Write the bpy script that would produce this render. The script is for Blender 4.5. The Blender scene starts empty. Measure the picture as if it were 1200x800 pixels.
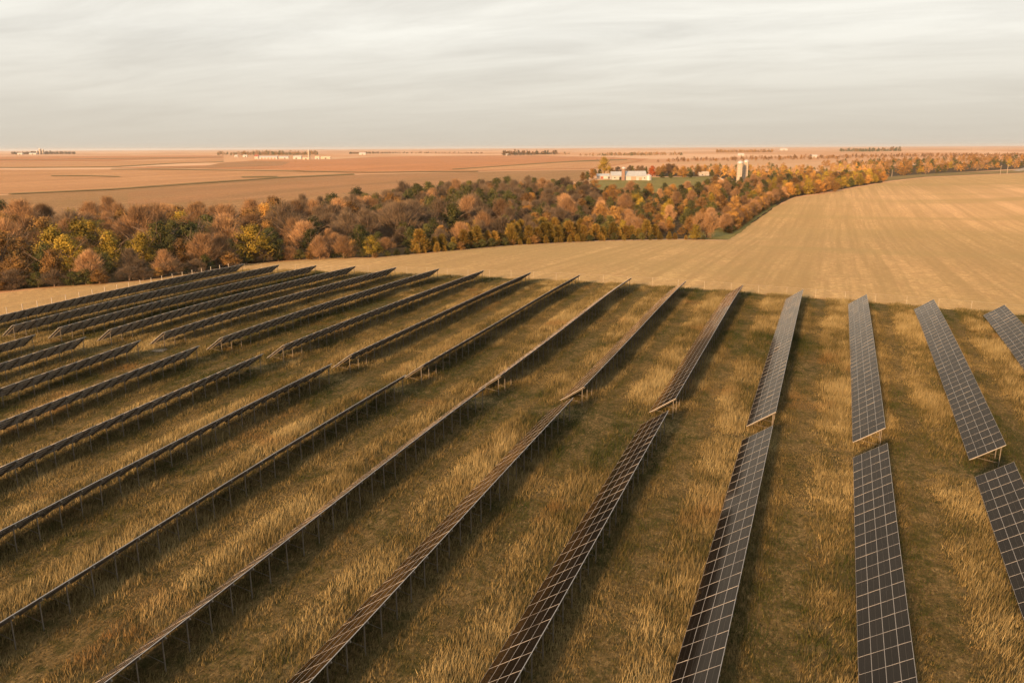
import bpy, math, random
import numpy as np
from mathutils import Vector, Matrix
from mathutils.geometry import delaunay_2d_cdt

# ------------------------------------------------------------------ camera, sky, sun, exposure
SC = bpy.context.scene
COL = SC.collection
F, CAMZ = 920.0, 38.0                       # focal length in pixels of a 1200 px wide picture, camera height
PITCH = math.atan((400 - 173) / F)
TH = math.atan((984.5 - 600) * math.cos(PITCH) / F)   # heading, left of the table rows (+Y)
ROLL = -0.005
_fw = Vector((-math.sin(TH), math.cos(TH), 0)); _rt = Vector((math.cos(TH), math.sin(TH), 0))
FWD = _fw * math.cos(PITCH) + Vector((0, 0, -math.sin(PITCH)))
UP0 = _fw * math.sin(PITCH) + Vector((0, 0, math.cos(PITCH)))
RIGHT = _rt * math.cos(ROLL) + UP0 * math.sin(ROLL)
UP = UP0 * math.cos(ROLL) - _rt * math.sin(ROLL)
cam = bpy.data.cameras.new('camera'); cam.sensor_width = 36; cam.lens = 36 * F / 1200
cam.clip_start = 0.5; cam.clip_end = 90000
co = bpy.data.objects.new('camera', cam); COL.objects.link(co)
M = Matrix((RIGHT, UP, -FWD)).transposed().to_4x4(); M.translation = (0, 0, CAMZ)
co.matrix_world = M
SC.camera = co

SUN_EL, SUN_AZ = math.radians(13.5), math.radians(6.0)   # light travels SUN_AZ to the right of the rows
ldir = Vector((math.sin(SUN_AZ) * math.cos(SUN_EL), math.cos(SUN_AZ) * math.cos(SUN_EL), -math.sin(SUN_EL)))
sun = bpy.data.lights.new('sun', 'SUN'); sun.energy = 5.0; sun.angle = math.radians(6.0); sun.color = (1.0, 0.58, 0.27)
so = bpy.data.objects.new('sun', sun); COL.objects.link(so)
so.rotation_euler = ldir.to_track_quat('-Z', 'Y').to_euler()

w = bpy.data.worlds.new('World'); SC.world = w; w.use_nodes = True
nt = w.node_tree; nt.nodes.clear()
def N(t, typ, **kw):
    n = t.nodes.new(typ)
    for k, v in kw.items(): setattr(n, k, v)
    return n
out = N(nt, 'ShaderNodeOutputWorld'); bg = N(nt, 'ShaderNodeBackground')
sky = N(nt, 'ShaderNodeTexSky', sky_type='NISHITA', sun_disc=False)
sky.sun_elevation = SUN_EL; sky.sun_rotation = math.atan2(-ldir.x, -ldir.y)
sky.air_density = 1.2; sky.dust_density = 2.0
bg.inputs['Strength'].default_value = 0.065
tc = N(nt, 'ShaderNodeTexCoord'); sep = N(nt, 'ShaderNodeSeparateXYZ'); nt.links.new(tc.outputs['Generated'], sep.inputs[0])
def wm(op, a, b=None, c=None):
    n = N(nt, 'ShaderNodeMath', operation=op)
    for i, x in enumerate((a, b, c)):
        if x is None: continue
        if isinstance(x, (int, float)): n.inputs[i].default_value = x
        else: nt.links.new(x, n.inputs[i])
    return n.outputs[0]
zz = wm('ADD', wm('MAXIMUM', sep.outputs['Z'], 0.0), 0.10)
cx = wm('DIVIDE', sep.outputs['X'], zz); cy = wm('DIVIDE', sep.outputs['Y'], zz)
cmb = N(nt, 'ShaderNodeCombineXYZ'); nt.links.new(cx, cmb.inputs[0]); nt.links.new(cy, cmb.inputs[1])
mp = N(nt, 'ShaderNodeMapping'); mp.inputs['Rotation'].default_value = (0, 0, -TH); mp.inputs['Scale'].default_value = (0.5, 1.15, 1)
nt.links.new(cmb.outputs[0], mp.inputs[0])
n1 = N(nt, 'ShaderNodeTexNoise'); n1.inputs['Scale'].default_value = 1.3; n1.inputs['Detail'].default_value = 9; n1.inputs['Roughness'].default_value = 0.62; n1.inputs['Distortion'].default_value = 0.5
nt.links.new(mp.outputs[0], n1.inputs['Vector'])
mp2 = N(nt, 'ShaderNodeMapping'); mp2.inputs['Rotation'].default_value = (0, 0, -TH); mp2.inputs['Scale'].default_value = (0.07, 0.6, 1); mp2.inputs['Location'].default_value = (3, 7, 0)
nt.links.new(cmb.outputs[0], mp2.inputs[0])
n2 = N(nt, 'ShaderNodeTexNoise'); n2.inputs['Scale'].default_value = 1.0; n2.inputs['Detail'].default_value = 4; n2.inputs['Roughness'].default_value = 0.5
nt.links.new(mp2.outputs[0], n2.inputs['Vector'])
nz = wm('ADD', wm('MULTIPLY', n1.outputs[0], 0.6), wm('MULTIPLY', n2.outputs[0], 0.4))
cr = N(nt, 'ShaderNodeValToRGB'); nt.links.new(nz, cr.inputs[0])
cr.color_ramp.elements[0].position = 0.38; cr.color_ramp.elements[0].color = (6.1, 5.85, 5.3, 1)
cr.color_ramp.elements[1].position = 0.58; cr.color_ramp.elements[1].color = (7.7, 7.45, 6.75, 1)
# thicker, darker cloud low over the land all the way round
low = N(nt, 'ShaderNodeMapRange'); low.inputs['From Min'].default_value = 0.0; low.inputs['From Max'].default_value = 0.13
nt.links.new(sep.outputs['Z'], low.inputs['Value'])
mixl = N(nt, 'ShaderNodeMix', data_type='RGBA'); nt.links.new(low.outputs[0], mixl.inputs['Factor'])
mixl.inputs['A'].default_value = (5.1, 4.62, 3.85, 1); nt.links.new(cr.outputs[0], mixl.inputs['B'])
mixs = N(nt, 'ShaderNodeMix', data_type='RGBA'); mixs.inputs['Factor'].default_value = 0.97
nt.links.new(sky.outputs[0], mixs.inputs['A']); nt.links.new(mixl.outputs['Result'], mixs.inputs['B'])
nt.links.new(mixs.outputs['Result'], bg.inputs['Color']); nt.links.new(bg.outputs[0], out.inputs[0])
SC.view_settings.view_transform = 'Standard'; SC.view_settings.look = 'None'
SC.view_settings.exposure = 0.97; SC.view_settings.gamma = 1.0; SC.view_settings.use_curve_mapping = False
SC.cycles.max_bounces = 6; SC.cycles.diffuse_bounces = 3; SC.cycles.volume_bounces = 0

# ------------------------------------------------------------------ terrain
CTL = np.array([(-128.0,172.9,4.77),(-128.0,94.9,4.43),(-128.0,90.2,3.77),(-128.0,85.3,3.42),(-115.8,173.8,5.26),(-115.8,95.7,4.79),(-115.8,90.8,4.41),(-115.8,76.6,3.66),(-103.6,174.8,5.53),(-103.6,96.1,5.43),(-103.6,91.2,4.93),(-103.6,67.9,3.81),(-91.4,175.8,5.79),(-91.4,96.3,5.55),(-91.4,92.1,5.25),(-91.4,73.3,4.46),(-91.4,59.1,3.68),(-79.2,176.4,5.91),(-79.2,97.2,5.44),(-79.2,92.5,5.2),(-79.2,68.9,3.93),(-79.2,50.3,3.34),(-67.0,176.8,6.28),(-67.0,97.1,4.81),(-67.0,93.6,5.04),(-67.0,61.1,3.2),(-67.0,41.5,2.66),(-54.8,175.5,6.29),(-54.8,97.1,4.3),(-54.8,94.0,3.97),(-54.8,56.8,3.16),(-54.8,39.8,2.32),(-54.8,32.5,1.51),(-42.6,173.9,6.21),(-42.6,97.8,4.22),(-42.6,93.9,4.31),(-42.6,61.5,3.22),(-42.6,30.8,1.56),(-30.4,173.4,6.41),(-30.4,95.9,3.64),(-30.4,92.2,4.05),(-30.4,46.4,2.06),(-30.4,35.9,1.39),(-18.2,171.8,6.26),(-18.2,95.3,3.84),(-18.2,92.0,3.75),(-18.2,72.5,2.63),(-18.2,40.8,1.35),(-6.0,174.0,5.6),(-6.0,93.1,3.5),(-6.0,78.4,2.4),(-6.0,47.7,0.6),(6.2,172.4,5.5),(6.2,96.1,3.2),(6.2,91.7,2.9),(6.2,51.9,0.31),(18.4,175.0,5.5),(18.4,97.8,2.57),(18.4,92.4,2.4),(30.6,174.0,5.1)])
GA = [(5.0, -40, 190, 150, 120), (12.0, 330, 660, 150, 190), (-4.0, -150, 420, 210, 110), (-3.0, 90, 620, 130, 160)]
def base(x, y):
    z = 0.0
    for a, cx_, cy_, sx, sy in GA:
        z = z + a * np.exp(-((x - cx_) ** 2 / (2 * sx * sx) + (y - cy_) ** 2 / (2 * sy * sy)))
    d = np.hypot(x, y); k = np.clip((d - 650) / 900, 0, 1); k = k * k * (3 - 2 * k)
    z = z + k * (2.2 * np.sin(x / 310 + 0.7) * np.sin(y / 420 + 0.4) + 1.6 * np.sin(x / 145 - y / 260 + 1.0))
    return z
_sg = 34.0
_d2 = (CTL[:, None, 0] - CTL[None, :, 0]) ** 2 + (CTL[:, None, 1] - CTL[None, :, 1]) ** 2
_K = np.exp(-_d2 / (2 * _sg * _sg)) + np.eye(len(CTL)) * 0.15
_W = np.linalg.solve(_K, CTL[:, 2] - base(CTL[:, 0], CTL[:, 1]))
def zg(x, y):
    x = np.asarray(x, float); y = np.asarray(y, float); z = base(x, y) + np.zeros(np.broadcast(x, y).shape)
    m = (np.abs(x + 50) < 260) & (np.abs(y - 100) < 260)
    if z.ndim == 0:
        return float(z + (np.exp(-((CTL[:, 0] - x) ** 2 + (CTL[:, 1] - y) ** 2) / (2 * _sg * _sg)) @ _W if m else 0))
    xm, ym = x[m], y[m]; r = np.zeros(len(xm))
    for i in range(len(CTL)):
        r += _W[i] * np.exp(-((xm - CTL[i, 0]) ** 2 + (ym - CTL[i, 1]) ** 2) / (2 * _sg * _sg))
    z[m] += r
    return z
_T = np.geomspace(20, 60000, 1500)
def G(px, py):
    """point of the ground seen at a pixel of the 1200 x 800 photograph"""
    d = RIGHT * ((px - 600) / F) + UP * ((400 - py) / F) + FWD
    X, Y, Z = d.x * _T, d.y * _T, CAMZ + d.z * _T
    h = Z - zg(X, Y); i = int(np.argmax(h < 0))
    if i == 0: i = len(_T) - 1
    k = h[i - 1] / (h[i - 1] - h[i]); t = _T[i - 1] + (_T[i] - _T[i - 1]) * k
    return Vector((d.x * t, d.y * t, zg(d.x * t, d.y * t)))
def PX(x, y, z):
    p = Vector((x, y, z - CAMZ)); d = p.dot(FWD)
    return 600 + F * p.dot(RIGHT) / d, 400 - F * p.dot(UP) / d, d
def noise2(x, y, s, seed=0, octv=3):
    """cheap value noise, numpy"""
    rng = np.random.default_rng(seed); T = rng.random((256, 256)); o = 0; a = 1.0; tot = 0
    for k in range(octv):
        fx, fy = x / s + 37.1 * k, y / s + 11.7 * k
        ix, iy = np.floor(fx).astype(int), np.floor(fy).astype(int); tx, ty = fx - ix, fy - iy
        tx = tx * tx * (3 - 2 * tx); ty = ty * ty * (3 - 2 * ty)
        g = lambda i, j: T[i & 255, j & 255]
        o = o + a * ((g(ix, iy) * (1 - tx) + g(ix + 1, iy) * tx) * (1 - ty) + (g(ix, iy + 1) * (1 - tx) + g(ix + 1, iy + 1) * tx) * ty)
        tot += a; a *= 0.5; s = s / 2.1
    return o / tot

# ------------------------------------------------------------------ materials
MATS = {}
class NT:
    def __init__(s, name):
        s.m = bpy.data.materials.new(name); s.m.use_nodes = True; s.t = s.m.node_tree; s.b = s.t.nodes['Principled BSDF']; MATS[name] = s.m
    def n(s, typ, **kw): return N(s.t, typ, **kw)
    def l(s, a, b): s.t.links.new(a, b)
    def noise(s, vec, scale, detail=4, rough=0.55):
        n = s.n('ShaderNodeTexNoise'); n.inputs['Scale'].default_value = scale; n.inputs['Detail'].default_value = detail; n.inputs['Roughness'].default_value = rough
        if vec is not None: s.l(vec, n.inputs['Vector'])
        return n.outputs[0]
    def ramp(s, fac, stops):
        r = s.n('ShaderNodeValToRGB'); s.l(fac, r.inputs[0]); e = r.color_ramp.elements
        while len(e) < len(stops): e.new(0.5)
        for q, (p, c) in zip(e, stops): q.position = p; q.color = (*c, 1)
        return r.outputs[0]
    def mix(s, f, a, b, bt='MIX'):
        n = s.n('ShaderNodeMix', data_type='RGBA', blend_type=bt)
        for k, x in (('Factor', f), ('A', a), ('B', b)):
            i = n.inputs[k]
            if isinstance(x, (int, float)): i.default_value = x
            elif isinstance(x, tuple): i.default_value = (*x, 1)
            else: s.l(x, i)
        return n.outputs['Result']
    def math(s, op, a, b=0.0):
        n = s.n('ShaderNodeMath', operation=op)
        for i, x in enumerate((a, b)):
            if isinstance(x, (int, float)): n.inputs[i].default_value = x
            else: s.l(x, n.inputs[i])
        return n.outputs[0]
    def pos(s, scale=(1, 1, 1), rot=0, loc=(0, 0, 0)):
        g = s.n('ShaderNodeNewGeometry'); m = s.n('ShaderNodeMapping'); m.inputs['Scale'].default_value = scale; m.inputs['Rotation'].default_value = (0, 0, rot); m.inputs['Location'].default_value = loc
        s.l(g.outputs['Position'], m.inputs[0]); return m.outputs[0]
    def bump(s, h, strength, dist):
        b = s.n('ShaderNodeBump'); b.inputs['Strength'].default_value = strength; b.inputs['Distance'].default_value = dist
        s.l(h, b.inputs['Height']); s.l(b.outputs[0], s.b.inputs['Normal'])
    def col(s, c):
        if isinstance(c, tuple): s.b.inputs['Base Color'].default_value = (*c, 1)
        else: s.l(c, s.b.inputs['Base Color'])
    def rough(s, r, spec=0.3):
        s.b.inputs['Roughness'].default_value = r; s.b.inputs['Specular IOR Level'].default_value = spec
def plain(name, c, rough=0.6, metal=0.0, var=0.12, scale=3.0, spec=0.4):
    t = NT(name); t.rough(rough, spec); t.b.inputs['Metallic'].default_value = metal
    v = t.noise(t.pos(), scale, 5)
    d = tuple(max(0, x * (1 - var * 2)) for x in c); e = tuple(min(1, x * (1 + var)) for x in c)
    t.col(t.ramp(v, [(0.3, d), (0.7, e)])); return t.m

# broad farmland far away: a patchwork of harvested fields too distant to tell apart
t = NT('farmland'); t.rough(0.95, 0.05)
wv = t.n('ShaderNodeTexVoronoi', distance='CHEBYCHEV'); wv.inputs['Scale'].default_value = 1.0; wv.inputs['Randomness'].default_value = 0.75
t.l(t.pos((1 / 700, 1 / 900, 0), 0.38), wv.inputs['Vector'])
sx = t.n('ShaderNodeSeparateColor'); t.l(wv.outputs['Color'], sx.inputs[0])
c = t.ramp(sx.outputs[0], [(0.0, (0.44, 0.22, 0.11)), (0.25, (0.60, 0.35, 0.19)), (0.5, (0.49, 0.25, 0.12)), (0.75, (0.64, 0.40, 0.24)), (1.0, (0.42, 0.24, 0.12))])
c = t.mix(t.math('MULTIPLY', t.noise(t.pos((0.004, 0.02, 1), 0.35), 1.0, 5), 0.3), c, (0.30, 0.20, 0.11))
t.col(c); FARMLAND = t.m

def field_mat(name, ca, cb, row=0.0, rot=0.0, patch=0.012, dark=None, amt=0.5, streak=0.25):
    t = NT(name); t.rough(0.95, 0.05)
    c = t.mix(t.ramp(t.noise(t.pos(), patch, 5, 0.6), [(0.35, (0, 0, 0)), (0.65, (1, 1, 1))]), ca, cb)
    c = t.mix(t.math('MULTIPLY', t.ramp(t.noise(t.pos((1, 0.22, 1), rot, (31, 5, 0)), patch * 2.2, 5, 0.62), [(0.45, (0, 0, 0)), (0.62, (1, 1, 1))]), amt), c, dark or tuple(x * 0.62 for x in ca))
    if row:
        a = t.noise(t.pos((1 / row, 0.02 / row, 0), rot), 1.0, 3, 0.6)
        c = t.mix(t.math('MULTIPLY', t.ramp(a, [(0.42, (0, 0, 0)), (0.6, (1, 1, 1))]), streak), c, tuple(x * 0.45 for x in ca))
    fine = t.noise(t.pos(), 0.75, 7, 0.8)
    c = t.mix(t.ramp(fine, [(0.40, (0.85, 0.85, 0.85)), (0.5, (0.25, 0.25, 0.25)), (0.6, (0.0, 0.0, 0.0))]), c, tuple(x * 0.45 for x in cb))
    c = t.mix(t.ramp(fine, [(0.54, (0, 0, 0)), (0.68, (0.6, 0.6, 0.6))]), c, tuple(min(1, x * 1.35) for x in ca))
    c = t.mix(t.ramp(t.noise(t.pos((1, 0.5, 1), rot), 0.28, 5, 0.7), [(0.42, (0.5, 0.5, 0.5)), (0.56, (0, 0, 0))]), c, tuple(x * 0.6 for x in cb))
    t.col(c); t.bump(fine, 0.8, 0.35); return t.m
STUBBLE = field_mat('corn_stubble', (0.58, 0.395, 0.17), (0.68, 0.42, 0.19), 2.2, 0.03, 0.0055, (0.42, 0.28, 0.12), 0.75, 0.5)
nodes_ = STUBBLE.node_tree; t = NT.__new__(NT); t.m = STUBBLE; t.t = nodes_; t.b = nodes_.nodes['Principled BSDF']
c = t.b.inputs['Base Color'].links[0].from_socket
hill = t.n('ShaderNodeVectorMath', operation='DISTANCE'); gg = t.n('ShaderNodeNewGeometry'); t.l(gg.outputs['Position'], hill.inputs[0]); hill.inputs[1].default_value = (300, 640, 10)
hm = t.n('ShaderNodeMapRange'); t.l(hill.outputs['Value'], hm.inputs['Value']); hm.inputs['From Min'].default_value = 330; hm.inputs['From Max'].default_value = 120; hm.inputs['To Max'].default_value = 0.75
c = t.mix(t.math('MULTIPLY', hm.outputs[0], t.math('ADD', t.noise(t.pos(), 0.02, 4), 0.3)), c, (0.80, 0.47, 0.27))  # sunlit pink of the far slope, painted into the stubble colour
ps = t.noise(t.pos((1 / 9.0, 0.0015, 0), 0.03), 1.0, 2, 0.5)
c = t.mix(t.ramp(ps, [(0.44, (0, 0, 0)), (0.58, (0.45, 0.45, 0.45))]), c, (0.36, 0.235, 0.10))
bd = t.noise(t.pos((0.0045, 0.017, 0), -TH + 0.1, (1.3, 4.2, 0)), 1.0, 4, 0.5)
c = t.mix(t.ramp(bd, [(0.50, (0, 0, 0)), (0.64, (0.62, 0.62, 0.62))]), c, (0.36, 0.25, 0.105))  # soft shadow bands across the field, painted in as darker olive
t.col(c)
F_PINK = field_mat('pale_stubble', (0.64, 0.365, 0.18), (0.55, 0.29, 0.135), 38, 1.19, 0.006, None, 0.4, 0.34)
F_ORANGE = field_mat('russet_stubble', (0.64, 0.30, 0.135), (0.54, 0.25, 0.11), 30, 1.19, 0.006, (0.36, 0.21, 0.10), 0.45, 0.34)
F_BROWN = field_mat('tilled_brown', (0.50, 0.26, 0.125), (0.42, 0.23, 0.105), 14, 1.19, 0.008, (0.27, 0.19, 0.09), 0.55, 0.34)
F_OLIVE = field_mat('olive_stubble', (0.46, 0.255, 0.12), (0.38, 0.225, 0.10), 9, 1.19, 0.008, (0.26, 0.175, 0.075), 0.45, 0.34)
F_GREEN = field_mat('grass_strip', (0.22, 0.17, 0.065), (0.30, 0.21, 0.09), 0, 0, 0.02)
F_LAWN = field_mat('farm_lawn', (0.21, 0.19, 0.055), (0.27, 0.22, 0.075), 0, 0, 0.03)
F_FLOOR = field_mat('leaf_litter', (0.075, 0.05, 0.028), (0.11, 0.075, 0.035), 0, 0, 0.05)
F_TRACK = field_mat('gravel_track', (0.50, 0.40, 0.30), (0.44, 0.35, 0.26), 0, 0, 0.1)
t = NT('meadow_soil'); t.rough(0.95, 0.05)
c = t.ramp(t.noise(t.pos(), 0.16, 6, 0.65), [(0.30, (0.055, 0.046, 0.016)), (0.44, (0.115, 0.080, 0.034)), (0.7, (0.19, 0.130, 0.056))])
fine = t.noise(t.pos(), 3.5, 6, 0.75)
c = t.mix(t.ramp(fine, [(0.38, (0.85, 0.85, 0.85)), (0.52, (0, 0, 0))]), c, (0.028, 0.023, 0.010))
straw = t.noise(t.pos((1, 0.35, 1), 0.4), 4.5, 5, 0.8)
c = t.mix(t.ramp(straw, [(0.52, (0, 0, 0)), (0.66, (0.8, 0.8, 0.8))]), c, (0.30, 0.21, 0.095))
c = t.mix(t.ramp(t.noise(t.pos(), 0.8, 4, 0.6), [(0.38, (0.7, 0.7, 0.7)), (0.53, (0, 0, 0))]), c, (0.042, 0.042, 0.013))
t.col(c); t.bump(fine, 1.0, 0.12); MEADOW = t.m

def leaf_mat(name, stops, hue=0.25, transl=0.12):
    """foliage: colour from a per-leaf attribute and a per-tree random number"""
    t = NT(name); t.rough(0.75, 0.15)
    at = t.n('ShaderNodeAttribute', attribute_name='tint'); oi = t.n('ShaderNodeObjectInfo')
    f = t.math('ADD', t.math('MULTIPLY', at.outputs['Fac'], 1 - hue), t.math('MULTIPLY', oi.outputs['Random'], hue))
    c = t.ramp(f, stops)
    r2 = t.math('FRACT', t.math('MULTIPLY', oi.outputs['Random'], 17.3))
    hs = t.n('ShaderNodeHueSaturation'); t.l(c, hs.inputs['Color']); t.l(t.math('ADD', t.math('MULTIPLY', r2, 0.85), 0.62), hs.inputs['Value'])
    t.col(hs.outputs[0])
    tr = t.n('ShaderNodeBsdfTranslucent'); t.l(hs.outputs[0], tr.inputs[0]); mx = t.n('ShaderNodeMixShader'); mx.inputs[0].default_value = transl
    t.l(t.b.outputs[0], mx.inputs[1]); t.l(tr.outputs[0], mx.inputs[2]); t.l(mx.outputs[0], t.t.nodes['Material Output'].inputs[0]); return t.m
L_OAK = leaf_mat('oak_leaves', [(0, (0.10, 0.052, 0.018)), (0.5, (0.20, 0.11, 0.034)), (1, (0.32, 0.185, 0.055))], 0.45)
L_YEL = leaf_mat('yellow_leaves', [(0, (0.13, 0.105, 0.018)), (0.5, (0.27, 0.19, 0.028)), (1, (0.42, 0.28, 0.04))], 0.45)
L_GRN = leaf_mat('dark_green_leaves', [(0, (0.028, 0.036, 0.011)), (0.6, (0.07, 0.07, 0.02)), (1, (0.15, 0.12, 0.032))], 0.4)
L_ORG = leaf_mat('orange_leaves', [(0, (0.20, 0.095, 0.024)), (0.5, (0.33, 0.17, 0.04)), (1, (0.46, 0.27, 0.07))], 0.45)
L_RED = leaf_mat('red_leaves', [(0, (0.36, 0.07, 0.02)), (1, (0.55, 0.16, 0.035))], 0.3)
L_CED = leaf_mat('cedar_needles', [(0, (0.10, 0.08, 0.018)), (0.55, (0.21, 0.145, 0.03)), (1, (0.36, 0.20, 0.05))], 0.4)
L_TWIG = leaf_mat('rust_twigs', [(0, (0.14, 0.085, 0.045)), (0.5, (0.27, 0.16, 0.08)), (1, (0.46, 0.28, 0.135))], 0.5)
L_GREY = leaf_mat('grey_twigs', [(0, (0.07, 0.055, 0.038)), (0.5, (0.12, 0.088, 0.058)), (1, (0.20, 0.14, 0.085))], 0.5)
BARK = plain('bark', (0.16, 0.11, 0.075), 0.9, var=0.2, scale=4)
STEEL = plain('galvanised_steel', (0.14, 0.12, 0.095), 0.65, 0.0, 0.1, 2)
FSTEEL = plain('fence_steel', (0.50, 0.45, 0.38), 0.55, 0.15, 0.06, 2)
WHITE = plain('white_siding', (0.40, 0.38, 0.355), 0.6, 0, 0.06, 0.3)
ROOFM = plain('metal_roof', (0.40, 0.41, 0.41), 0.45, 0.3, 0.06, 0.3)
TANR = plain('tan_roof', (0.48, 0.38, 0.28), 0.7, 0, 0.1, 0.3)
REDM = plain('red_barn_paint', (0.26, 0.085, 0.055), 0.7, 0, 0.1, 0.5)
BRICK = plain('red_silo_tile', (0.24, 0.15, 0.11), 0.8, 0, 0.12, 0.8)
CONC = plain('silo_concrete', (0.36, 0.30, 0.24), 0.85, 0, 0.08, 0.5)
DOME = plain('silo_dome_metal', (0.52, 0.49, 0.46), 0.4, 0.4, 0.05, 0.5)
DARKO = plain('dark_opening', (0.03, 0.027, 0.024), 0.8, 0, 0.1, 1)
WOOD = plain('weathered_wood', (0.33, 0.26, 0.19), 0.85, 0, 0.15, 3)
GLASSW = plain('window_glass', (0.05, 0.055, 0.06), 0.15, 0, 0.1, 1)

t = NT('panel_glass'); t.rough(0.12, 0.10); t.b.inputs['Specular Tint'].default_value = (1.0, 0.86, 0.72, 1)
uv = t.n('ShaderNodeUVMap'); sp = t.n('ShaderNodeSeparateXYZ'); t.l(uv.outputs[0], sp.inputs[0])
def lines(o, n, wd):
    fr = t.math('FRACT', t.math('MULTIPLY', o, n)); d = t.math('ABSOLUTE', t.math('SUBTRACT', fr, 0.5)); return t.math('GREATER_THAN', d, 0.5 - wd)
g1 = t.math('MAXIMUM', lines(sp.outputs[0], 12.0, 0.02), lines(sp.outputs[1], 6.0, 0.02))
mid = t.math('LESS_THAN', t.math('ABSOLUTE', t.math('SUBTRACT', sp.outputs[1], 0.5)), 0.016)
oi = t.n('ShaderNodeObjectInfo')
c = t.mix(oi.outputs['Random'], (0.004, 0.0033, 0.003), (0.008, 0.0065, 0.0055))
c = t.mix(t.math('MULTIPLY', g1, 0.2), c, (0.06, 0.055, 0.05)); c = t.mix(t.math('MULTIPLY', mid, 0.12), c, (0.20, 0.18, 0.16))
dust = t.noise(t.pos(), 0.35, 5, 0.6)
c = t.mix(t.math('MULTIPLY', dust, 0.012), c, (0.35, 0.26, 0.17))
df = t.n('ShaderNodeBsdfDiffuse'); t.l(c, df.inputs['Color']); gl = t.n('ShaderNodeBsdfGlossy'); gl.inputs['Color'].default_value = (1.0, 0.84, 0.68, 1); gl.inputs['Roughness'].default_value = 0.11
fr = t.n('ShaderNodeFresnel'); fr.inputs['IOR'].default_value = 1.26; mx = t.n('ShaderNodeMixShader')   # anti-reflective cover glass, warm light painted into its reflection tint
t.l(fr.outputs[0], mx.inputs[0]); t.l(df.outputs[0], mx.inputs[1]); t.l(gl.outputs[0], mx.inputs[2]); t.l(mx.outputs[0], t.t.nodes['Material Output'].inputs[0]); t.t.nodes.remove(t.b)
PGLASS = t.m
PFRAME = plain('panel_frame', (0.44, 0.42, 0.40), 0.45, 0.2, 0.05, 1)
PBACK = plain('panel_backsheet', (0.64, 0.58, 0.50), 0.6, 0, 0.06, 0.6)

# ------------------------------------------------------------------ mesh helpers
def link(name, me, parent=None, loc=(0, 0, 0), mat=None):
    o = bpy.data.objects.new(name, me); COL.objects.link(o); o.location = loc
    if mat is not None: me.materials.append(mat)
    if parent is not None: o.parent = parent
    return o
def tag(o, label=None, cat=None, group=None, kind=None):
    if label: o['label'] = label
    if cat: o['category'] = cat
    if group: o['group'] = group
    if kind: o['kind'] = kind
    return o
def empty(name, loc, rz=0.0):
    o = bpy.data.objects.new(name, None); COL.objects.link(o); o.location = loc; o.rotation_euler = (0, 0, rz); o.empty_display_size = 0.5; return o
def np_mesh(name, V, Fc, mat=None, tint=None, smooth=False):
    """V (n,3), Fc (m,k) all faces of k corners"""
    V = np.asarray(V, np.float32); Fc = np.asarray(Fc, np.int32); k = Fc.shape[1]
    me = bpy.data.meshes.new(name); me.vertices.add(len(V)); me.vertices.foreach_set('co', V.ravel())
    me.loops.add(Fc.size); me.loops.foreach_set('vertex_index', Fc.ravel()); me.polygons.add(len(Fc))
    me.polygons.foreach_set('loop_start', np.arange(0, Fc.size, k, dtype=np.int32))
    if smooth: me.polygons.foreach_set('use_smooth', np.ones(len(Fc), bool))
    if tint is not None:
        a = me.attributes.new('tint', 'FLOAT', 'POINT'); a.data.foreach_set('value', np.asarray(tint, np.float32))
    me.update(calc_edges=True)
    if mat is not None: me.materials.append(mat)
    return me
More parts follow.
